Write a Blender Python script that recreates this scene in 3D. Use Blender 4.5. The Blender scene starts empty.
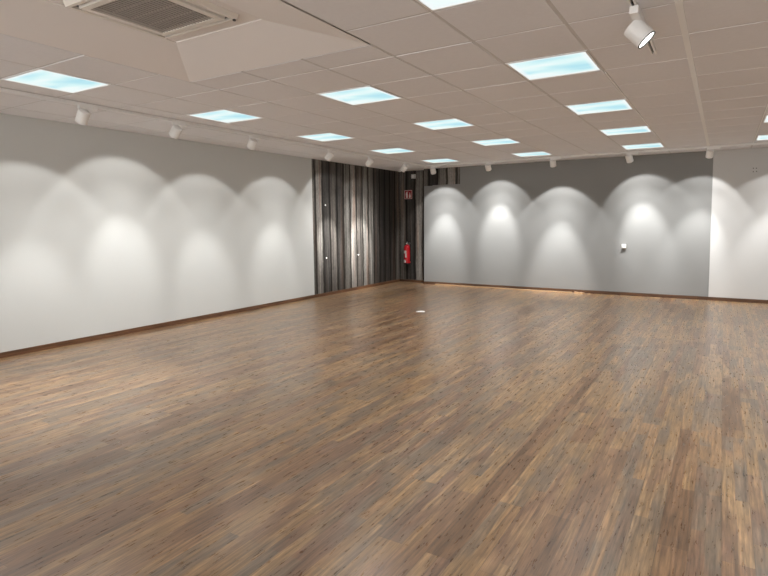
import bpy, bmesh, math, random
from mathutils import Vector, Matrix
random.seed(7)
C = bpy.context.scene.collection
H = 2.6765          # ceiling height
RC = 0.20           # depth of the clad corner recess behind the grey wall

# ------------------------------------------------------------------ materials
def mat(name):
    m = bpy.data.materials.new(name); m.use_nodes = True
    nt = m.node_tree
    return m, nt, nt.nodes['Principled BSDF']

def N(nt, kind, **kw):
    n = nt.nodes.new(kind)
    for k, v in kw.items():
        if k in n.inputs: n.inputs[k].default_value = v
        else: setattr(n, k, v)
    return n

def simple(name, col, rough=.5, metal=0., spec=.5, noise=0., nscale=8., bump=0., bscale=150.):
    m, nt, b = mat(name)
    b.inputs['Roughness'].default_value = rough
    b.inputs['Metallic'].default_value = metal
    b.inputs['Specular IOR Level'].default_value = spec
    b.inputs['Base Color'].default_value = (*col, 1)
    tc = N(nt, 'ShaderNodeTexCoord')
    nz = N(nt, 'ShaderNodeTexNoise', Scale=nscale, Detail=4.)
    nt.links.new(tc.outputs['Object'], nz.inputs['Vector'])
    mx = N(nt, 'ShaderNodeMix', data_type='RGBA')
    mx.inputs[6].default_value = (*[c * (1 - noise) for c in col], 1)
    mx.inputs[7].default_value = (*[min(1, c * (1 + noise)) for c in col], 1)
    nt.links.new(nz.outputs['Fac'], mx.inputs[0])
    nt.links.new(mx.outputs[2], b.inputs['Base Color'])
    if bump:
        n2 = N(nt, 'ShaderNodeTexNoise', Scale=bscale, Detail=3.)
        nt.links.new(tc.outputs['Object'], n2.inputs['Vector'])
        bp = N(nt, 'ShaderNodeBump', Strength=bump, Distance=.002)
        nt.links.new(n2.outputs['Fac'], bp.inputs['Height'])
        nt.links.new(bp.outputs['Normal'], b.inputs['Normal'])
    return m

def ramp(nt, stops, interp='LINEAR'):
    r = nt.nodes.new('ShaderNodeValToRGB'); cr = r.color_ramp; cr.interpolation = interp
    while len(cr.elements) < len(stops): cr.elements.new(.5)
    for e, (p, c) in zip(cr.elements, stops):
        e.position = p; e.color = (*c, 1)
    return r

def mixc(nt, a, b, fac, blend='MIX'):
    mx = N(nt, 'ShaderNodeMix', data_type='RGBA', blend_type=blend)
    for sock, v in ((0, fac), (6, a), (7, b)):
        if hasattr(v, 'default_value') or hasattr(v, 'links'): nt.links.new(v, mx.inputs[sock])
        elif sock == 0: mx.inputs[0].default_value = v
        else: mx.inputs[sock].default_value = (*v, 1)
    return mx.outputs[2]

def coords(nt, scale, loc=(0, 0, 0), rot=(0, 0, 0)):
    tc = N(nt, 'ShaderNodeTexCoord')
    mp = N(nt, 'ShaderNodeMapping')
    mp.inputs['Scale'].default_value = scale
    mp.inputs['Location'].default_value = loc
    mp.inputs['Rotation'].default_value = rot
    nt.links.new(tc.outputs['Object'], mp.inputs['Vector'])
    return mp.outputs['Vector']

def floor_material():
    m, nt, b = mat('vintage_laminate')
    # planks run along y
    tc = N(nt, 'ShaderNodeTexCoord')
    sep = N(nt, 'ShaderNodeSeparateXYZ'); nt.links.new(tc.outputs['Object'], sep.inputs[0])
    def planks(width, length, offx, offy, seed_off):
        cmb = N(nt, 'ShaderNodeCombineXYZ')
        a1 = N(nt, 'ShaderNodeMath', operation='ADD'); a1.inputs[1].default_value = offy
        a2 = N(nt, 'ShaderNodeMath', operation='ADD'); a2.inputs[1].default_value = offx
        nt.links.new(sep.outputs['Y'], a1.inputs[0]); nt.links.new(sep.outputs['X'], a2.inputs[0])
        nt.links.new(a1.outputs[0], cmb.inputs[0]); nt.links.new(a2.outputs[0], cmb.inputs[1])
        br = N(nt, 'ShaderNodeTexBrick', offset=.37, offset_frequency=2, squash=1.)
        br.inputs['Scale'].default_value = 1
        br.inputs['Color1'].default_value = (0, 0, 0, 1); br.inputs['Color2'].default_value = (1, 1, 1, 1)
        br.inputs['Mortar'].default_value = (.5, .5, .5, 1)
        br.inputs['Mortar Size'].default_value = .0012; br.inputs['Mortar Smooth'].default_value = .2
        br.inputs['Brick Width'].default_value = length; br.inputs['Row Height'].default_value = width
        nt.links.new(cmb.outputs[0], br.inputs['Vector'])
        return br
    b1 = planks(.125, 1.62, 20.03, 30.0, 0)
    b2 = planks(.0625, 1.15, 20.03, 31.3, 3)
    cr1 = ramp(nt, FLOOR_STOPS)
    # random per strip, mixed from the two strip widths, plus soft patches
    av = N(nt, 'ShaderNodeMath', operation='MULTIPLY_ADD'); av.inputs[1].default_value = .72
    s2 = N(nt, 'ShaderNodeMath', operation='MULTIPLY'); s2.inputs[1].default_value = .28
    nt.links.new(b2.outputs['Color'], s2.inputs[0])
    nt.links.new(b1.outputs['Color'], av.inputs[0]); nt.links.new(s2.outputs[0], av.inputs[2])
    patch = N(nt, 'ShaderNodeTexNoise', Scale=1., Detail=3., Roughness=.6)
    nt.links.new(coords(nt, (5., 1.3, 1.)), patch.inputs['Vector'])
    pa = N(nt, 'ShaderNodeMath', operation='MULTIPLY_ADD'); pa.inputs[1].default_value = .6; 
    pz = N(nt, 'ShaderNodeMath', operation='SUBTRACT'); pz.inputs[1].default_value = .5
    nt.links.new(patch.outputs['Fac'], pz.inputs[0]); nt.links.new(pz.outputs[0], pa.inputs[0]); nt.links.new(av.outputs[0], pa.inputs[2])
    nt.links.new(pa.outputs[0], cr1.inputs['Fac'])
    col = cr1.outputs['Color']
    # fine grain streaks along y
    g = N(nt, 'ShaderNodeTexNoise', Scale=1., Detail=5., Roughness=.65)
    nt.links.new(coords(nt, (80., 3.2, 1.)), g.inputs['Vector'])
    gr = ramp(nt, [(.31, (.33, .31, .29)), (.5, (1, 1, 1)), (.69, (1.72, 1.69, 1.63))])
    nt.links.new(g.outputs['Fac'], gr.inputs['Fac'])
    col = mixc(nt, col, gr.outputs['Color'], .75, 'MULTIPLY')
    # cross saw marks / blotches
    g2 = N(nt, 'ShaderNodeTexNoise', Scale=1., Detail=4., Roughness=.6)
    nt.links.new(coords(nt, (60., 9., 1.)), g2.inputs['Vector'])
    gr2 = ramp(nt, [(.32, (.55, .53, .51)), (.5, (1, 1, 1)), (.68, (1.4, 1.39, 1.36))])
    nt.links.new(g2.outputs['Fac'], gr2.inputs['Fac'])
    col = mixc(nt, col, gr2.outputs['Color'], .4, 'MULTIPLY')
    # long soft streaks that run the length of a board
    g4 = N(nt, 'ShaderNodeTexNoise', Scale=1., Detail=4., Roughness=.6)
    nt.links.new(coords(nt, (26., .55, 1.), (1.3, 5.1, 0)), g4.inputs['Vector'])
    gr4 = ramp(nt, [(.30, (.52, .50, .49)), (.5, (1, 1, 1)), (.70, (1.42, 1.40, 1.36))])
    nt.links.new(g4.outputs['Fac'], gr4.inputs['Fac'])
    col = mixc(nt, col, gr4.outputs['Color'], .6, 'MULTIPLY')
    # dark cracks and knots
    g3 = N(nt, 'ShaderNodeTexNoise', Scale=1., Detail=2.5, Roughness=.5, Distortion=.3)
    nt.links.new(coords(nt, (44., 2.4, 1.), (3.3, 1.1, 0)), g3.inputs['Vector'])
    gr3 = ramp(nt, [(.235, (.30, .285, .27)), (.31, (1, 1, 1))])
    nt.links.new(g3.outputs['Fac'], gr3.inputs['Fac'])
    col = mixc(nt, col, gr3.outputs['Color'], .8, 'MULTIPLY')
    # joints
    jr = ramp(nt, [(0., (1, 1, 1)), (1., (.45, .42, .4))])
    nt.links.new(b1.outputs['Fac'], jr.inputs['Fac'])
    col = mixc(nt, col, jr.outputs['Color'], .8, 'MULTIPLY')
    nt.links.new(col, b.inputs['Base Color'])
    rr = N(nt, 'ShaderNodeMapRange'); rr.inputs[3].default_value = .24; rr.inputs[4].default_value = .33
    nt.links.new(g2.outputs['Fac'], rr.inputs[0]); nt.links.new(rr.outputs[0], b.inputs['Roughness'])
    b.inputs['Specular IOR Level'].default_value = FLOOR_SPEC
    bp = N(nt, 'ShaderNodeBump', Strength=.06, Distance=.001)
    nt.links.new(g.outputs['Fac'], bp.inputs['Height']); nt.links.new(bp.outputs['Normal'], b.inputs['Normal'])
    return m

FLOOR_STOPS = [(.10, (.165, .092, .048)), (.24, (.236, .132, .070)), (.38, (.325, .196, .092)), (.50, (.182, .130, .088)),
               (.62, (.350, .218, .110)), (.74, (.205, .116, .070)), (.86, (.200, .148, .102)), (.96, (.305, .180, .090))]
FLOOR_SPEC = 1.1

def cladding_material(name, axis):
    """dark weathered vertical boards; axis: index of the coordinate that runs along the wall"""
    m, nt, b = mat(name)
    tc = N(nt, 'ShaderNodeTexCoord')
    sep = N(nt, 'ShaderNodeSeparateXYZ'); nt.links.new(tc.outputs['Object'], sep.inputs[0])
    cmb = N(nt, 'ShaderNodeCombineXYZ')
    nt.links.new(sep.outputs[axis], cmb.inputs[0]); nt.links.new(sep.outputs[2], cmb.inputs[1])
    def noise(sx, sy, loc, det=4., rough=.6, dist=0.):
        mp = N(nt, 'ShaderNodeMapping'); mp.inputs['Scale'].default_value = (sx, sy, 1); mp.inputs['Location'].default_value = loc
        nt.links.new(cmb.outputs[0], mp.inputs[0])
        n = N(nt, 'ShaderNodeTexNoise', Scale=1., Detail=det, Roughness=rough, Distortion=dist)
        nt.links.new(mp.outputs[0], n.inputs['Vector']); return n.outputs['Fac']
    # one tone per board
    mp = N(nt, 'ShaderNodeMath', operation='MULTIPLY'); mp.inputs[1].default_value = 1 / .235
    nt.links.new(sep.outputs[axis], mp.inputs[0])
    wob = noise(1.2, 1.7, (4, 2, 0), 3)
    wm = N(nt, 'ShaderNodeMath', operation='MULTIPLY_ADD'); wm.inputs[1].default_value = .32
    nt.links.new(wob, wm.inputs[0]); nt.links.new(mp.outputs[0], wm.inputs[2])
    fl = N(nt, 'ShaderNodeMath', operation='FLOOR'); nt.links.new(wm.outputs[0], fl.inputs[0])
    fr = N(nt, 'ShaderNodeMath', operation='FRACT'); nt.links.new(wm.outputs[0], fr.inputs[0])
    wn = N(nt, 'ShaderNodeTexWhiteNoise', noise_dimensions='1D'); nt.links.new(fl.outputs[0], wn.inputs['W'])
    base = ramp(nt, [(0., (.042, .038, .035)), (.3, (.085, .079, .073)), (.5, (.22, .21, .192)), (.7, (.072, .062, .054)), (1., (.36, .342, .315))])
    nt.links.new(wn.outputs['Value'], base.inputs['Fac'])
    col = base.outputs['Color']
    s = ramp(nt, [(.32, (.16, .155, .15)), (.48, (.8, .8, .8)), (.66, (1.75, 1.72, 1.68))])
    nt.links.new(noise(24, .45, (1, 7, 0), 5, .6, .2), s.inputs['Fac'])
    col = mixc(nt, col, s.outputs['Color'], .85, 'MULTIPLY')
    s2 = ramp(nt, [(.32, (.45, .44, .43)), (.55, (1, 1, 1)), (.72, (1.5, 1.45, 1.4))])
    nt.links.new(noise(90, 14, (5, 1, 0), 6, .7), s2.inputs['Fac'])
    col = mixc(nt, col, s2.outputs['Color'], .8, 'MULTIPLY')
    # dark gaps between the boards
    ed = N(nt, 'ShaderNodeMath', operation='SUBTRACT'); ed.inputs[1].default_value = .5
    nt.links.new(fr.outputs[0], ed.inputs[0])
    ab = N(nt, 'ShaderNodeMath', operation='ABSOLUTE'); nt.links.new(ed.outputs[0], ab.inputs[0])
    gap = ramp(nt, [(.30, (1, 1, 1)), (.40, (.40, .38, .36)), (.455, (.05, .045, .04))])
    nt.links.new(ab.outputs[0], gap.inputs['Fac'])
    col = mixc(nt, col, gap.outputs['Color'], .93, 'MULTIPLY')
    # reddish-brown stains on a few boards
    st = ramp(nt, [(.55, (1, 1, 1)), (.66, (1.25, .9, .75))])
    nt.links.new(noise(6, .35, (9, 3, 0), 2), st.inputs['Fac'])
    col = mixc(nt, col, st.outputs['Color'], .7, 'MULTIPLY')
    nt.links.new(col, b.inputs['Base Color'])
    b.inputs['Roughness'].default_value = .6
    b.inputs['Specular IOR Level'].default_value = .3
    return m

def brown_wood(name, dark, light, axis):
    m, nt, b = mat(name)
    sc = [45., 45., 45.]; sc[axis] = 2.5
    n = N(nt, 'ShaderNodeTexNoise', Scale=1., Detail=5., Roughness=.6)
    nt.links.new(coords(nt, sc), n.inputs['Vector'])
    r = ramp(nt, [(.3, dark), (.7, light)])
    nt.links.new(n.outputs['Fac'], r.inputs['Fac']); nt.links.new(r.outputs['Color'], b.inputs['Base Color'])
    b.inputs['Roughness'].default_value = .45
    return m

def panel_material():
    """lit diffuser with a soft pale blue sky print, white towards its rim"""
    m, nt, b = mat('lit_sky_diffuser')
    tc = N(nt, 'ShaderNodeTexCoord')
    n = N(nt, 'ShaderNodeTexNoise', Scale=2.6, Detail=2., Roughness=.5)
    mp = N(nt, 'ShaderNodeMapping'); mp.inputs['Location'].default_value = (1.7, .4, 0)
    mp.inputs['Scale'].default_value = (.55, 1.2, 1)
    nt.links.new(tc.outputs['Object'], mp.inputs[0]); nt.links.new(mp.outputs[0], n.inputs['Vector'])
    r = ramp(nt, [(.34, PANEL_A), (.47, PANEL_B), (.60, PANEL_C)])
    nt.links.new(n.outputs['Fac'], r.inputs['Fac'])
    sep = N(nt, 'ShaderNodeSeparateXYZ'); nt.links.new(tc.outputs['Object'], sep.inputs[0])
    ax = N(nt, 'ShaderNodeMath', operation='ABSOLUTE'); ay = N(nt, 'ShaderNodeMath', operation='ABSOLUTE')
    nt.links.new(sep.outputs[0], ax.inputs[0]); nt.links.new(sep.outputs[1], ay.inputs[0])
    mx = N(nt, 'ShaderNodeMath', operation='MAXIMUM'); nt.links.new(ax.outputs[0], mx.inputs[0]); nt.links.new(ay.outputs[0], mx.inputs[1])
    rim = N(nt, 'ShaderNodeMapRange'); rim.inputs[1].default_value = .235; rim.inputs[2].default_value = .28
    nt.links.new(mx.outputs[0], rim.inputs[0])
    col = mixc(nt, r.outputs['Color'], (.93, .98, .98), rim.outputs[0])
    em = N(nt, 'ShaderNodeEmission'); em.inputs['Strength'].default_value = PANEL_E
    nt.links.new(col, em.inputs['Color'])
    nt.links.new(em.outputs[0], nt.nodes['Material Output'].inputs['Surface'])
    return m

def emit(name, col, s):
    m, nt, b = mat(name)
    em = N(nt, 'ShaderNodeEmission', Strength=s); em.inputs['Color'].default_value = (*col, 1)
    nt.links.new(em.outputs[0], nt.nodes['Material Output'].inputs['Surface'])
    return m

# ---- light levels
WORLD_SKY, WORLD_LOW_FILL = 1.1, 3.2
CORE_W, MID_W, SPILL_W = 122., 46., 34.
PANEL_W, PANEL_SPREAD = 9.6, 120.
TILT = 8.5
PANEL_E = 1.0
PANEL_A, PANEL_B, PANEL_C = (.47, .79, .88), (.69, .93, .94), (.88, .985, .975)

M = {}
M['floor'] = floor_material()
M['white_wall'] = simple('warm_white_paint', (.625, .638, .622), .7, spec=.25, noise=.02, nscale=1.5, bump=.12)
M['grey_wall'] = simple('grey_paint', (.275, .278, .272), .7, spec=.25, noise=.02, nscale=1.5, bump=.12)
M['white_wall_end'] = simple('offwhite_paint', (.62, .62, .608), .7, spec=.25, noise=.02, nscale=1.5, bump=.12)
M['tile'] = simple('ceiling_tile', (.83, .825, .84), .85, spec=.1, noise=.03, nscale=30., bump=.15, bscale=400.)
M['tile_gap'] = simple('ceiling_grid_bar', (.58, .56, .545), .32, spec=.6)
M['plaster'] = simple('plasterboard', (.86, .83, .81), .8, spec=.1, noise=.015, nscale=2.)
M['rib'] = simple('white_runner_lit_bars', (.92, .91, .89), .35)
M['clad_left'] = cladding_material('weathered_boards_side', 1)
M['clad_back'] = cladding_material('weathered_boards_end', 0)
M['skirt_y'] = brown_wood('brown_skirting_side', (.060, .028, .014), (.19, .090, .042), 1)
M['skirt_x'] = brown_wood('brown_skirting_end', (.050, .026, .014), (.15, .072, .036), 0)
M['strip'] = brown_wood('raw_pine_strip', (.34, .21, .11), (.58, .40, .24), 0)
M['offcut'] = brown_wood('raw_pine_offcut', (.36, .20, .10), (.66, .44, .26), 0)
M['white_metal'] = simple('white_powder_coat', (.88, .875, .86), .4, noise=.02)
M['grey_plastic'] = simple('pale_grey_plastic', (.60, .60, .58), .5)
M['white_plastic'] = simple('white_plastic', (.80, .80, .78), .45)
M['black'] = simple('black_plastic', (.018, .018, .018), .5)
M['dark'] = simple('dark_void', (.03, .028, .025), .8)
M['ac_frame'] = simple('cream_plastic', (.78, .735, .67), .45)
M['ac_grille'] = simple('taupe_grille_plastic', (.50, .46, .42), .55)
M['panel'] = panel_material()
M['lens'] = emit('lit_lens', (1, .98, .94), 6.)
M['red'] = simple('red_enamel', (.55, .012, .02), .3)
M['red_sign'] = simple('red_sign_plate', (.33, .012, .022), .45)
M['label_cream'] = simple('printed_label', (.78, .70, .66), .5)
M['paper'] = simple('white_paper', (.82, .80, .77), .8)
M['rubber'] = simple('black_rubber', (.02, .02, .02), .6)
M['steel'] = simple('brushed_steel', (.55, .55, .54), .35, metal=1.)

# ------------------------------------------------------------------ mesh helpers
class MB:
    def __init__(s): s.bm = bmesh.new()
    def box(s, x0, x1, y0, y1, z0, z1, mtx=None, bevel=0.):
        r = bmesh.ops.create_cube(s.bm, size=1.)
        v = r['verts']
        bmesh.ops.scale(s.bm, vec=(x1 - x0, y1 - y0, z1 - z0), verts=v)
        bmesh.ops.translate(s.bm, vec=((x0 + x1) / 2, (y0 + y1) / 2, (z0 + z1) / 2), verts=v)
        if bevel:
            es = list({e for q in v for e in q.link_edges})
            rb = bmesh.ops.bevel(s.bm, geom=es, offset=bevel, segments=2, profile=.6, affect='EDGES')
            v = list({q for f in rb['faces'] for q in f.verts} | {q for q in v if q.is_valid})
        if mtx is not None: bmesh.ops.transform(s.bm, matrix=mtx, verts=v)
        return s
    def quad(s, *pts):
        s.bm.faces.new([s.bm.verts.new(p) for p in pts]); return s
    def lathe(s, prof, n=32, mtx=None, cap=True):
        """prof: (radius, z) list, turned about z"""
        rings = []
        for r, z in prof:
            rings.append([s.bm.verts.new((r * math.cos(2 * math.pi * k / n), r * math.sin(2 * math.pi * k / n), z)) for k in range(n)])
        for a, b in zip(rings, rings[1:]):
            for k in range(n): s.bm.faces.new((a[k], a[(k + 1) % n], b[(k + 1) % n], b[k]))
        if cap:
            s.bm.faces.new(rings[0][::-1]); s.bm.faces.new(rings[-1])
        if mtx is not None: bmesh.ops.transform(s.bm, matrix=mtx, verts=[v for r in rings for v in r])
        return s
    def tube(s, pts, r, n=10):
        rings = []
        for i, p in enumerate(pts):
            p = Vector(p)
            d = (Vector(pts[min(i + 1, len(pts) - 1)]) - Vector(pts[max(i - 1, 0)])).normalized()
            u = d.orthogonal().normalized() if i == 0 else (u0 - d * u0.dot(d)).normalized()
            u0 = u; w = d.cross(u)
            rings.append([s.bm.verts.new(p + u * r * math.cos(2 * math.pi * k / n) + w * r * math.sin(2 * math.pi * k / n)) for k in range(n)])
        for a, b in zip(rings, rings[1:]):
            for k in range(n): s.bm.faces.new((a[k], a[(k + 1) % n], b[(k + 1) % n], b[k]))
        s.bm.faces.new(rings[0][::-1]); s.bm.faces.new(rings[-1]); return s
    def poly(s, pts, y0, y1):
        """extrude an outline given in x,z between y0 and y1"""
        a = [s.bm.verts.new((x, y0, z)) for x, z in pts]; b = [s.bm.verts.new((x, y1, z)) for x, z in pts]
        s.bm.faces.new(a); s.bm.faces.new(b[::-1])
        for k in range(len(pts)):
            s.bm.faces.new((a[k], b[k], b[(k + 1) % len(pts)], a[(k + 1) % len(pts)]))
        return s
    def build(s, name, m, parent=None, smooth=False, fix=True):
        if fix: bmesh.ops.recalc_face_normals(s.bm, faces=s.bm.faces)
        me = bpy.data.meshes.new(name); s.bm.to_mesh(me); s.bm.free()
        me.materials.append(m)
        if smooth:
            for p in me.polygons: p.use_smooth = True
            me.set_sharp_from_angle(angle=math.radians(38))
        o = bpy.data.objects.new(name, me); C.objects.link(o)
        if parent: o.parent = parent
        return o

def tag(o, label=None, cat=None, group=None, kind=None):
    if label: o['label'] = label
    if cat: o['category'] = cat
    if group: o['group'] = group
    if kind: o['kind'] = kind
    return o
def struct(mb, name, m): return tag(mb.build(name, m), kind='structure')
def empty(name, loc, label, cat, group=None):
    o = bpy.data.objects.new(name, None); C.objects.link(o); o.location = loc
    o.empty_display_size = .1
    return tag(o, label, cat, group)
def dup(root, loc, label, group=None):
    r = root.copy(); C.objects.link(r); r.location = loc; r['label'] = label
    if group: r['group'] = group
    for ch in list(root.children):
        c = ch.copy(); C.objects.link(c); c.parent = r
        for g in list(ch.children):
            d = g.copy(); C.objects.link(d); d.parent = c
    return r

# ------------------------------------------------------------------ room shell
XR, YF = 11.5, -14.4
struct(MB().box(-.15, XR, YF, RC + .15, -.12, 0), 'floor', M['floor'])
struct(MB().box(-.15, 0, YF, RC + .15, 0, H + .20), 'wall_left', M['white_wall'])
struct(MB().box(0, .78, RC, RC + .15, 0, H + .20), 'wall_corner', M['white_wall'])
# grey wall, its right edge a hair out of plumb; white wall carries on beside it
bx0, bx1 = 6.615, 6.55
mb = MB(); mb.poly([(.78, 0), (bx0, 0), (bx1, H + .20), (.78, H + .20)], 0, RC + .15); struct(mb, 'wall_back', M['grey_wall'])
mb = MB(); mb.poly([(bx0, 0), (XR, 0), (XR, H + .20), (bx1, H + .20)], -.012, RC + .15); struct(mb, 'wall_right', M['white_wall_end'])
struct(MB().box(XR, XR + .15, YF, RC + .15, 0, H + .20), 'wall_side', M['white_wall_end'])
struct(MB().box(0, .016, YF, RC, 0, .062, bevel=.004), 'baseboard_left', M['skirt_y'])
struct(MB().box(.016, .78, RC - .016, RC, 0, .062, bevel=.004), 'baseboard_corner', M['skirt_x'])
struct(MB().box(.764, XR, -.028, 0, 0, .062, bevel=.004), 'baseboard_back', M['skirt_x'])

# ceiling: chamfered tiles with shadow gaps, cut tiles along the tracks
GX, GY = .617262, .625
LX0, LY0 = 1.86233, -1.3876                      # centre of the far light beside the left wall
TRX, TRY = 1.235, -.785                           # track centre lines
gx = [LX0 - GX / 2 + k * GX for k in range(0, 17)]
gy = [LY0 + GY / 2 - k * GY for k in range(0, 23)]
tray = (gx[2], gx[5], -10.33, -8.27)              # plasterboard field with the sunken tray
def lights_at(i, j): return LX0 + i * GX * 3 + (.011 if i >= 3 else 0), LY0 - (4 - j) * 3 * GY
LIGHTS = [(i, j) for i in range(0, 5) for j in range(0, 5) if not (i == 1 and j == 0)]
light_pos = [lights_at(i, j) for i, j in LIGHTS]
def is_light(cx, cy): return any(abs(cx - a) < .1 and abs(cy - b) < .1 for a, b in light_pos)
tiles = MB()
def tile(x0, x1, y0, y1):
    g, c, h = .0105, .003, .0035
    x0 += g; x1 -= g; y0 += g; y1 -= g
    if x1 - x0 < .03 or y1 - y0 < .03: return
    z = H + random.uniform(-.0012, .0012)
    bm = tiles.bm
    a = [bm.verts.new(p) for p in ((x0, y0, H + h), (x1, y0, H + h), (x1, y1, H + h), (x0, y1, H + h))]
    b = [bm.verts.new(p) for p in ((x0 + c, y0 + c, z), (x1 - c, y0 + c, z), (x1 - c, y1 - c, z), (x0 + c, y1 - c, z))]
    bm.faces.new(b[::-1])
    for k in range(4): bm.faces.new((a[k], a[(k + 1) % 4], b[(k + 1) % 4], b[k]))
def cut_tile(x0, x1, y0, y1):
    tx0, tx1, ty0, ty1 = tray
    if x1 <= tx0 + .01 or x0 >= tx1 - .01 or y1 <= ty0 + .01 or y0 >= ty1 - .01: tile(x0, x1, y0, y1); return
    if y1 > ty1 + .02: tile(x0, x1, ty1, y1)
    if y0 < ty0 - .02: tile(x0, x1, y0, ty0)
xs = [TRX + .034] + gx
ys = [TRY - .034] + gy
for a, b in zip(xs, xs[1:]):
    for d, c in zip(ys, ys[1:]):
        if is_light((a + b) / 2, (c + d) / 2): continue
        cut_tile(a, b, c, d)
sx = [0, .41, 1.025, TRX - .022]                  # strip beside the left wall
sy = [RC] + [TRY + .0] + gy[1:]
for a, b in zip(sx, sx[1:]):
    for d, c in zip(sy, sy[1:]): tile(a, b, c, d)
for a, b in zip([TRX - .022] + gx, gx): tile(a, b, TRY + .022, RC if b < .5 else 0)   # strip beside the back wall
tiles.bm.normal_update()
ceil_tiles = tiles.build('ceiling', M['tile'], fix=False); tag(ceil_tiles, kind='structure')
mb = MB()
tx0, tx1, ty0, ty1 = tray
for r in ((0, XR, ty1, RC), (0, XR, YF, ty0), (0, tx0, ty0, ty1), (tx1, XR, ty0, ty1)):
    mb.box(r[0], r[1], r[2], r[3], H + .0035, H + .05)
mb.box(-.15, XR, YF, RC + .15, H + .19, H + .22)  # unseen cover and sides above, added to stop outside light leaking in
mb.box(tx0 - .03, tx1 + .03, ty0 - .03, ty0, H + .03, H + .19); mb.box(tx0 - .03, tx1 + .03, ty1, ty1 + .03, H + .03, H + .19)
mb.box(tx0 - .03, tx0, ty0, ty1, H + .03, H + .19); mb.box(tx1, tx1 + .03, ty0, ty1, H + .03, H + .19)
mb.build('grid_bars_and_cover', M['tile_gap'], ceil_tiles)

# sunken plasterboard tray around the air conditioner
ox0, ox1, oy0, oy1 = tx0 + .004, tx1 - .004, ty0 + .004, ty1 - .004
ix0, ix1, iy0, iy1, zt = 3.31, 4.16, -9.80, -8.81, H + .095
mb = MB()
O = [(ox0, oy0, H), (ox1, oy0, H), (ox1, oy1, H), (ox0, oy1, H)]
I = [(ix0, iy0, zt), (ix1, iy0, zt), (ix1, iy1, zt), (ix0, iy1, zt)]
T = [(x, y, zt + .008) for x, y, z in I]
for k in range(4):
    mb.quad(O[k], O[(k + 1) % 4], I[(k + 1) % 4], I[k])
    mb.quad(I[k], I[(k + 1) % 4], T[(k + 1) % 4], T[k])
mb.quad(*T)
struct(mb, 'trim_1', M['plaster'])
# wide white runner in the grid
struct(MB().box(gx[8] - .019, gx[8] + .019, YF + .3, TRY - .03, H - .004, H + .004), 'trim_2', M['rib'])
struct(MB().box(gx[7] - .006, gx[7] + .006, -6.6, TRY - .03, H - .003, H + .004), 'trim_3', M['rib'])  # ordinary thin grid bar; the light it catches is put into its paler colour
struct(MB().box(gx[9] - .006, gx[9] + .006, -6.6, TRY - .03, H - .003, H + .004), 'trim_4', M['rib'])  # likewise a grid bar with caught light put into the colour

# ------------------------------------------------------------------ dark board cladding
cl = MB().box(.001, .009, -3.16, RC - .010, .063, H - .001).build('wood_cladding', M['clad_left'])
tag(cl, 'dark weathered vertical board cladding covering the far end of the white left wall', 'wall cladding')
cl = MB().box(.010, .779, RC - .009, RC - .001, .063, H - .001).build('wood_cladding', M['clad_back'])
tag(cl, 'dark weathered board cladding in the corner behind the red fire extinguisher', 'wall cladding')
mb = MB(); mb.poly([(.78, 2.287), (1.0, 2.287), (1.0, 2.300), (1.685, 2.300), (1.685, H - .001), (.78, H - .001)], -.010, -.001)
tag(mb.build('wood_cladding', M['clad_back']), 'short dark board strip under the ceiling, above the grey wall next to the corner', 'wall cladding')
# white plugs on the boards
for (y, z), lb in zip(((-2.77, 1.81), (-2.77, .76), (-1.63, .76)),
                      ('small white plug high on the dark left board cladding',
                       'small white plug low on the dark cladding, below the high one',
                       'small white plug low on the dark cladding, nearer the corner')):
    o = MB().lathe([(.004, 0), (.016, .0), (.016, .006), (.011, .010), (.003, .011)], 16, Matrix.Rotation(math.pi / 2, 4, 'Y')).build('wall_plug', M['white_plastic'], smooth=True)
    o.location = (.009, y, z); tag(o, lb, 'plug', 'white plugs on the dark boards')

# ------------------------------------------------------------------ ceiling light panels
NTH = ['first', 'second', 'third', 'fourth', 'fifth']
ROW = ['in the row beside the left wall', 'in the second row from the left wall', 'in the third row from the left wall',
       'in the row past the white runner', 'in the outermost row']
proto = None
for (i, j), (x, y) in zip(LIGHTS, light_pos):
    lb = f'lit ceiling panel, {NTH[j - (1 if i == 1 else 0)]} from the camera {ROW[i]}'
    if i == 3 and j >= 3: lb = ('nearer' if j == 3 else 'farther') + ' of two lit ceiling panels past the white runner, cut by the right photo edge'
    if proto is None:
        proto = empty('ceiling_light', (x, y, H), lb, 'ceiling light', 'square ceiling light panels')
        f = MB()
        o_, w_ = .303, .288
        for a in ((-o_, o_, -o_, -w_), (-o_, o_, w_, o_), (-o_, -w_, -w_, w_), (w_, o_, -w_, w_)):
            f.box(a[0], a[1], a[2], a[3], -.003, .0033)
        f.build('frame', M['white_metal'], proto)
        MB().box(-.288, .288, -.288, .288, .001, .003).build('diffuser', M['panel'], proto)
        al_ = bpy.data.lights.new('panel_lamp', 'AREA'); al_.shape = 'SQUARE'; al_.size = .56; al_.energy = PANEL_W
        al_.spread = math.radians(PANEL_SPREAD); al_.color = (.95, .98, 1.)
        ao = bpy.data.objects.new('panel_lamp', al_); C.objects.link(ao); ao.parent = proto; ao.location = (0, 0, -.001)
    else:
        dup(proto, (x, y, H), lb, 'square ceiling light panels')

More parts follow.
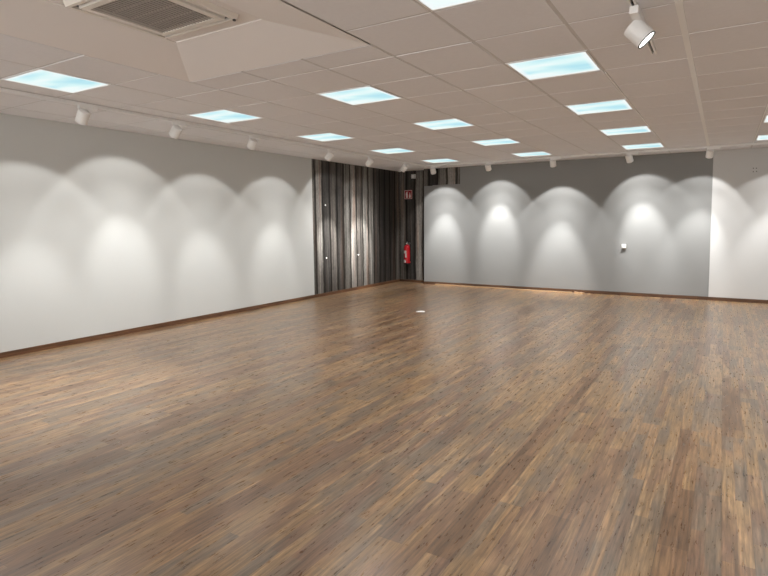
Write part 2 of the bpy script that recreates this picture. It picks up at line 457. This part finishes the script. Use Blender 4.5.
# ------------------------------------------------------------------ lighting tracks
def track(name, x0, x1, y0, y1, label):
    """surface track: channel with a dark slot along its underside"""
    along_x = (x1 - x0) > (y1 - y0)
    e = empty(name, ((x0 + x1) / 2, (y0 + y1) / 2, H), label, 'light track', 'white light tracks')
    L = (x1 - x0) / 2 if along_x else (y1 - y0) / 2
    def bx(m, a0, a1, z0, z1, l=L):
        if along_x: m.box(-l, l, a0, a1, z0, z1)
        else: m.box(a0, a1, -l, l, z0, z1)
    r = MB()
    bx(r, -.018, -.007, -.030, 0); bx(r, .007, .018, -.030, 0); bx(r, -.007, .007, -.012, 0)
    r.build('rail', M['white_metal'], e)
    s = MB(); bx(s, -.0068, .0068, -.0135, -.0125, L - .004); s.build('slot', M['black'], e)
    return e
track('light_track', TRX - .018, TRX + .018, -14.2, TRY - .020, 'long white light track on the ceiling beside the white left wall')
track('light_track', TRX - .018, 10.8, TRY - .018, TRY + .018, 'long white light track on the ceiling beside the grey back wall')
track('light_track', 6.262, 6.298, -9.06, -7.05, 'short white light track in mid ceiling holding the single near spotlight')

# ------------------------------------------------------------------ track spotlights
def spot_lamp(name, parent, loc, d, power, size, blend, rad):
    l = bpy.data.lights.new(name, 'SPOT'); l.energy = power; l.spot_size = math.radians(size); l.spot_blend = blend
    l.shadow_soft_size = rad; l.color = (1., .99, .975)
    o = bpy.data.objects.new(name, l); C.objects.link(o); o.parent = parent
    o.location = loc; o.rotation_euler = Vector(d).to_track_quat('-Z', 'Y').to_euler()
    return o
def spotlight(x, y, along, target, label, core=1., mid=1., spill=1., size=40):
    zt = H - .030
    e = empty('track_spotlight', (x, y, zt), label, 'spotlight', 'white track spotlights')
    ad = MB()
    l, w = .095, .0175
    R = Matrix.Rotation(math.pi / 2, 4, 'Z') if along == 'y' else Matrix.Identity(4)
    if isinstance(target, Vector): ad.box(-.170, .020, -.024, .024, -.042, 0, R, bevel=.006)
    else: ad.box(-.045, .145, -w, w, -.030, 0, R, bevel=.003)
    ad.box(-.03, .03, -.0065, .0065, 0, .012, R)
    ad.build('adapter', M['white_metal'], e)
    # pivot and head
    piv = Vector((0, 0, -.046 - (.012 if along == 'y' else 0)))
    if isinstance(target, Vector): d = target.normalized()
    else: d = (Vector(target) - (Vector((x, y, zt)) + piv + Vector((0, 0, -.04)))).normalized()
    MB().lathe([(.006, -.048), (.013, -.046), (.013, -.030), (.016, -.030)], 20).build('stem', M['white_metal'], e, smooth=True)
    q = Vector((0, 0, -1)).rotation_difference(d).to_matrix().to_4x4()
    hd = MB()
    # turned housing: closed back (z=+), open rim (z=-), set back inner wall
    hm = Matrix.Translation(piv + Vector((0, 0, -.034)) + d * .012) @ q
    hd.lathe([(.002, .062), (.045, .062), (.055, .056), (.058, .046), (.058, -.062), (.056, -.065), (.0535, -.065), (.0525, -.060), (.051, -.045), (.002, -.045)], 40, hm)
    hd.build('head', M['white_metal'], e, smooth=True)
    MB().lathe([(.0525, -.0605), (.0582, -.0605), (.0582, -.0665), (.0525, -.0665), (.0525, -.0605)], 40, hm, cap=False).build('rim', M['black'] if isinstance(target, Vector) else M['white_metal'], e, smooth=True)
    MB().lathe([(.001, -.0585), (.0518, -.0585), (.0518, -.056), (.001, -.056)], 40, hm).build('lens', M['lens'], e)
    kn = MB(); kn.box(-.012, .012, -.010, .010, -.055, -.018, Matrix.Translation(piv + Vector((0, 0, .012))), bevel=.003)
    kn.build('knuckle', M['grey_plastic'], e)
    lp = hm @ Vector((0, 0, -.075))
    side = d.cross(Vector((0, 0, 1))).normalized()
    dl = Matrix.Rotation(-math.radians(TILT), 3, side) @ d      # the reflector throws its core a little lower
    spot_lamp('spot_core', e, lp, dl, CORE_W * core, size, .85, .012)
    spot_lamp('spot_beam', e, lp, dl, MID_W * mid, 72, 1., .015)
    spot_lamp('spot_spill', e, lp, d, SPILL_W * spill, 82, .24, .022)
    return e

WL = [(-9.45, -9.50, 1.0, 'beyond the near left panel, first from the camera'),
      (-8.31, -8.36, .84, 'first'), (-7.20, -7.16, 1.25, 'second'), (-5.96, -5.80, .95, 'third'), (-4.22, -4.28, 1.10, 'fourth')]
for y, yt, z, n in WL:
    lb = f'white track spotlight over the white left wall, {n} from the camera' if n in ('first', 'second', 'third', 'fourth') else \
         'added track spotlight out of view, closest of all to the camera'
    if n.startswith('beyond'): spotlight(TRX, y, 'y', (2.3, -9.05, 0), 'added track spotlight out of view at the near end of the left track, brightening the floor', 1.2, 1.6, .5, 62)  # extra head added out of view to brighten the floor by the left wall
    else: spotlight(TRX, y, 'y', (0, yt, z), lb, .74, .95, .90)
spotlight(TRX, -3.02, 'y', (0, -2.66, 1.40), 'white track spotlight aimed at the left edge of the dark cladding', 4.5, 1.8, .9, 28)
spotlight(TRX, -1.74, 'y', (0, -1.55, 1.35), 'white track spotlight at the far end of the left track, tilted towards dark boards', 5.5, 3.2, .5, 32)
for x, xt, z, lb in ((1.40, 1.29, 1.30, 'white track spotlight in front of the short dark board strip, left end of back track'),
                     (2.64, 2.62, 1.56, 'white track spotlight on the back track, second from the dark corner'),
                     (3.94, 3.92, .97, 'white track spotlight on the back track, third from the dark corner'),
                     (5.28, 5.50, 1.50, 'white track spotlight on the back track, fourth from the dark corner'),
                     (6.52, 6.33, 1.28, 'white track spotlight where grey and white back walls meet'),
                     (7.75, 7.44, 1.2, 'white track spotlight over the white end of the back wall')):
    k = .42 if x > 7 else .70 if x > 6 else .84 if xt in (2.62, 5.50) else 1.35 if xt == 3.92 else 1.
    spotlight(x, TRY, 'x', (xt, 0, z), lb, 2.1 * k, 1.75 * k, 1.4 * k)
# the near one, on its own short track
spotlight(6.285, -7.96, 'y', Vector((.68, .03, -.73)), 'large near white track spotlight with glowing lens on the short mid-ceiling track', core=.4, mid=.6, spill=.6)

# ------------------------------------------------------------------ ceiling cassette
ac = empty('air_conditioner', (3.73, -9.30, H + .095), 'cream ceiling cassette air conditioner with dark grille in its sunken tray', 'air conditioner')
w = .36
f = MB()
def ring(m, o, i, z0, z1, zi=None):
    zi = z0 if zi is None else zi
    P = lambda r, z: [(-r, -r, z), (r, -r, z), (r, r, z), (-r, r, z)]
    a, b, c, d = P(o, z1), P(o - .012, z0), P(i, zi), P(i, z1)
    for k in range(4):
        n = (k + 1) % 4
        m.quad(a[k], a[n], b[n], b[k]); m.quad(b[k], b[n], c[n], c[k]); m.quad(c[k], c[n], d[n], d[k]); m.quad(d[k], d[n], a[n], a[k])
ring(f, w, .325, -.026, .028); ring(f, .305, .252, -.030, .028)
f.build('frame', M['ac_frame'], ac)
for s, (a, b) in (((0, 1), (-.262, .262)), ((0, -1), (-.262, .262)), ((1, 0), (-.262, .262)), ((-1, 0), (-.262, .262))):
    fl = MB()
    if s[0] == 0: fl.box(a, b, s[1] * .320 - .004, s[1] * .320 + .004, -.024, -.016)
    else: fl.box(s[0] * .320 - .004, s[0] * .320 + .004, a, b, -.024, -.016)
    fl.build('air_flap', M['ac_frame'], ac)
sl = MB(); ring(sl, .33, .30, -.014, .02); sl.build('air_slot', M['black'], ac)
g = MB()
for k in range(18):
    x = -.238 + k * .028
    g.box(-.0088, .0088, -.252, .252, -.004, .004, Matrix.Translation((x, 0, -.022)) @ Matrix.Rotation(.35, 4, 'Y'))
for y in (-.125, 0, .125): g.box(-.252, .252, y - .002, y + .002, -.018, -.012)
g.build('intake_grille', M['ac_grille'], ac)
MB().box(-.253, .253, -.253, .253, -.002, .004).build('filter', M['dark'], ac)
sn = MB().lathe([(.003, -.034), (.010, -.034), (.011, -.026)], 16).build('sensor', M['black'], ac); sn.location = (.335, .335, 0)

# ------------------------------------------------------------------ things in the corner
YC = RC - .009
fe = empty('fire_extinguisher', (.27, YC - .095, .44), 'red fire extinguisher hanging on the dark boards in the corner', 'fire extinguisher')
MB().lathe([(.030, 0), (.072, .004), (.080, .016), (.080, .035)], 32).build('foot_ring', M['rubber'], fe, smooth=True)
MB().lathe([(.070, .012), (.079, .03), (.080, .05), (.080, .385), (.077, .42), (.064, .448), (.040, .465), (.022, .470), (.020, .49)], 40).build('cylinder', M['red'], fe, smooth=True)
def wrap(r, a0, a1, z0, z1, name, m, n=14):
    b = MB(); P = []
    for k in range(n + 1):
        a = math.radians(a0 + (a1 - a0) * k / n)
        P.append([(rr * math.cos(a), rr * math.sin(a), z) for rr, z in ((r, z0), (r, z1), (r - .001, z1), (r - .001, z0))])
    for p, q in zip(P, P[1:]):
        for k in range(4): b.quad(p[k], q[k], q[(k + 1) % 4], p[(k + 1) % 4])
    b.build(name, m, fe, smooth=True)
wrap(.0815, 205, 285, .27, .335, 'label', M['label_cream'])
wrap(.0815, 262, 288, .17, .27, 'label', M['label_cream'])
wrap(.0815, 205, 275, .045, .115, 'label', M['label_cream'])
MB().lathe([(.016, .485), (.022, .490), (.022, .52), (.012, .53), (.010, .545)], 20).build('valve', M['steel'], fe, smooth=True)
h = MB(); h.box(-.012, .012, -.085, .02, .548, .556, bevel=.002); h.box(-.012, .012, -.075, .02, .524, .531, bevel=.002); h.build('handle', M['black'], fe)
gz = MB().lathe([(.003, 0), (.016, 0), (.016, .012), (.003, .012)], 16, Matrix.Translation((0, -.022, .507)) @ Matrix.Rotation(math.pi / 2, 4, 'X')).build('gauge', M['white_plastic'], fe)
pts = [(.02, -.0, .507), (.055, -.01, .515), (.085, -.02, .49), (.098, -.02, .42), (.100, -.015, .33), (.099, -.01, .24), (.096, -.01, .17)]
MB().tube(pts, .009).build('hose', M['rubber'], fe, smooth=True)
MB().lathe([(.010, 0), (.012, .05), (.016, .09), (.016, .10)], 16, Matrix.Translation((.096, -.01, .18)) @ Matrix.Rotation(math.pi, 4, 'X')).build('nozzle', M['rubber'], fe, smooth=True)
bk = MB(); bk.box(-.02, .02, .06, .094, .33, .40); bk.box(-.03, .03, .088, .095, .30, .52); bk.box(-.012, .012, .015, .094, .478, .488); bk.build('mounting_bracket', M['steel'], fe)

sg = empty('safety_sign', (.255, YC, 2.118), 'small square red sign with white extinguisher pictogram above the fire extinguisher', 'sign')
MB().box(-.108, .108, -.004, 0, -.108, .108, bevel=.0015).build('plate', M['red_sign'], sg)
bd = MB()
for a in ((-.103, .103, -.103, -.094), (-.103, .103, .094, .103), (-.103, -.094, -.094, .094), (.094, .103, -.094, .094)):
    bd.box(a[0], a[1], -.0052, -.0038, a[2], a[3])
bd.build('border', M['label_cream'], sg)
pc = MB()
pc.poly([(-.060, -.080), (-.012, -.080), (-.012, .018), (-.020, .032), (-.026, .036), (-.026, .05), (.0, .058), (.0, .068), (-.045, .068), (-.052, .055), (-.066, .03), (-.070, -.02), (-.064, -.02), (-.060, .02)], -.0055, -.0038)
pc.build('extinguisher_pictogram', M['label_cream'], sg)
pc = MB()
pc.poly([(.026, -.080), (.058, -.080), (.070, -.055), (.066, -.02), (.052, .02), (.050, .062), (.038, .035), (.030, .0), (.020, -.03), (.018, -.06)], -.0055, -.0038)
pc.build('flame_pictogram', M['label_cream'], sg)

al = empty('motion_detector', (.41, YC, 2.54), 'small white detector box high on the dark boards near the ceiling corner', 'detector')
MB().box(-.055, .055, -.045, 0, -.05, .05, bevel=.008).build('housing', M['grey_plastic'], al)
MB().lathe([(.004, 0), (.03, .0), (.034, .012), (.004, .014)], 20, Matrix.Translation((0, -.043, 0)) @ Matrix.Rotation(math.pi / 2, 4, 'X')).build('grille', M['white_plastic'], al, smooth=True)
sd = empty('smoke_detector', (.22, -.16, H), 'flat round white smoke detector on the ceiling above the dark corner', 'smoke detector')
MB().lathe([(.006, 0), (.058, 0), (.058, -.014), (.050, -.018), (.004, -.018)], 32).build('base', M['white_plastic'], sd, smooth=True)
MB().lathe([(.006, -.018), (.044, -.018), (.041, -.034), (.028, -.042), (.003, -.043)], 32).build('sensor_dome', M['white_plastic'], sd, smooth=True)

# white control box on the grey wall
tb = empty('wall_switch', (5.148, 0, .962), 'small white square switch box on the grey back wall', 'switch')
MB().box(-.041, .041, -.044, 0, -.041, .041, bevel=.006).build('housing', M['white_plastic'], tb)
MB().box(-.030, .030, -.048, -.042, -.030, .030, bevel=.003).build('rocker', M['white_plastic'], tb)
# screw holes on the white wall
for k, (x, z) in enumerate(((7.162, 2.334), (7.205, 2.332), (7.165, 2.274), (7.211, 2.277))):
    o = MB().lathe([(.002, 0), (.007, 0), (.0085, .0012), (.003, .0014)], 12, Matrix.Rotation(math.pi / 2, 4, 'X')).build('screw_hole', M['dark'])
    o.location = (x, -.012, z)
    tag(o, 'dark drilled hole, one of four in a square high on the white back wall', 'hole', 'four drilled holes on the white wall')

# ------------------------------------------------------------------ things on the floor
st = MB().box(-1.56, 1.56, -.026, .026, 0, .022, bevel=.002).build('wood_strip', M['strip'])
st.location = (2.67, -.100, 0); st.rotation_euler = (0, 0, -.028)
tag(st, 'long pale raw wood strip lying on the floor along the grey wall', 'wood strip')
oc = MB(); oc.poly([(-.11, 0), (.10, 0), (.12, .022), (.03, .030), (-.02, .022), (-.10, .030)], -.024, .024)
oc = oc.build('wood_offcut', M['offcut']); oc.location = (4.36, -.125, 0); oc.rotation_euler = (0, 0, -.45)
tag(oc, 'short broken wood offcut lying at the right end of the long pale strip', 'wood offcut')
pp = MB()
ptz = [(-.075, -.03, .001), (-.01, -.045, .006), (.07, -.03, .002), (.08, .02, .010), (.01, .035, .016), (-.06, .025, .004)]
top = [(x, y, z + .002) for x, y, z in ptz]
pp.quad(*ptz[::-1]); pp.quad(*top)
for k in range(6): pp.quad(ptz[k], ptz[(k + 1) % 6], top[(k + 1) % 6], top[k])
pp = pp.build('paper_scrap', M['paper']); pp.location = (2.62, -3.70, 0); pp.rotation_euler = (0, 0, .5)
tag(pp, 'small white paper scrap lying alone on the wooden floor', 'paper')

# ------------------------------------------------------------------ added world fill, camera
w = bpy.data.worlds.new('fill_world'); bpy.context.scene.world = w; w.use_nodes = True
bg = w.node_tree.nodes['Background']
nt = w.node_tree
tcw = nt.nodes.new('ShaderNodeTexCoord'); sp = nt.nodes.new('ShaderNodeSeparateXYZ'); nt.links.new(tcw.outputs['Generated'], sp.inputs[0])
mr = nt.nodes.new('ShaderNodeMapRange'); mr.inputs[1].default_value = -.12; mr.inputs[2].default_value = .05
mr.inputs[3].default_value = WORLD_LOW_FILL; mr.inputs[4].default_value = WORLD_SKY  # fill from outside, made stronger from below to lift the ceiling
nt.links.new(sp.outputs['Z'], mr.inputs[0]); nt.links.new(mr.outputs[0], bg.inputs['Strength'])
bg.inputs['Color'].default_value = (1., .985, .965, 1)
cd = bpy.data.cameras.new('camera'); cam = bpy.data.objects.new('camera', cd); C.objects.link(cam)
f_px, yaw, pit, rol = 550.943, -.5500316, -.1192393, -.0084403
fw = Vector((math.sin(yaw) * math.cos(pit), math.cos(yaw) * math.cos(pit), math.sin(pit)))
r = fw.cross(Vector((0, 0, 1))).normalized(); u = r.cross(fw)
r2 = r * math.cos(rol) + u * math.sin(rol); u2 = -r * math.sin(rol) + u * math.cos(rol)
cam.matrix_world = Matrix(((r2.x, u2.x, -fw.x, 6.77332), (r2.y, u2.y, -fw.y, -11.59818), (r2.z, u2.z, -fw.z, 1.46701), (0, 0, 0, 1)))
cd.sensor_width = 36; cd.sensor_fit = 'HORIZONTAL'; cd.lens = f_px * 36 / 768
cd.clip_start = .05
sc = bpy.context.scene; sc.camera = cam
sc.view_settings.view_transform = 'Standard'; sc.view_settings.look = 'None'
sc.view_settings.exposure = 0.; sc.view_settings.gamma = 1.; sc.view_settings.use_curve_mapping = False
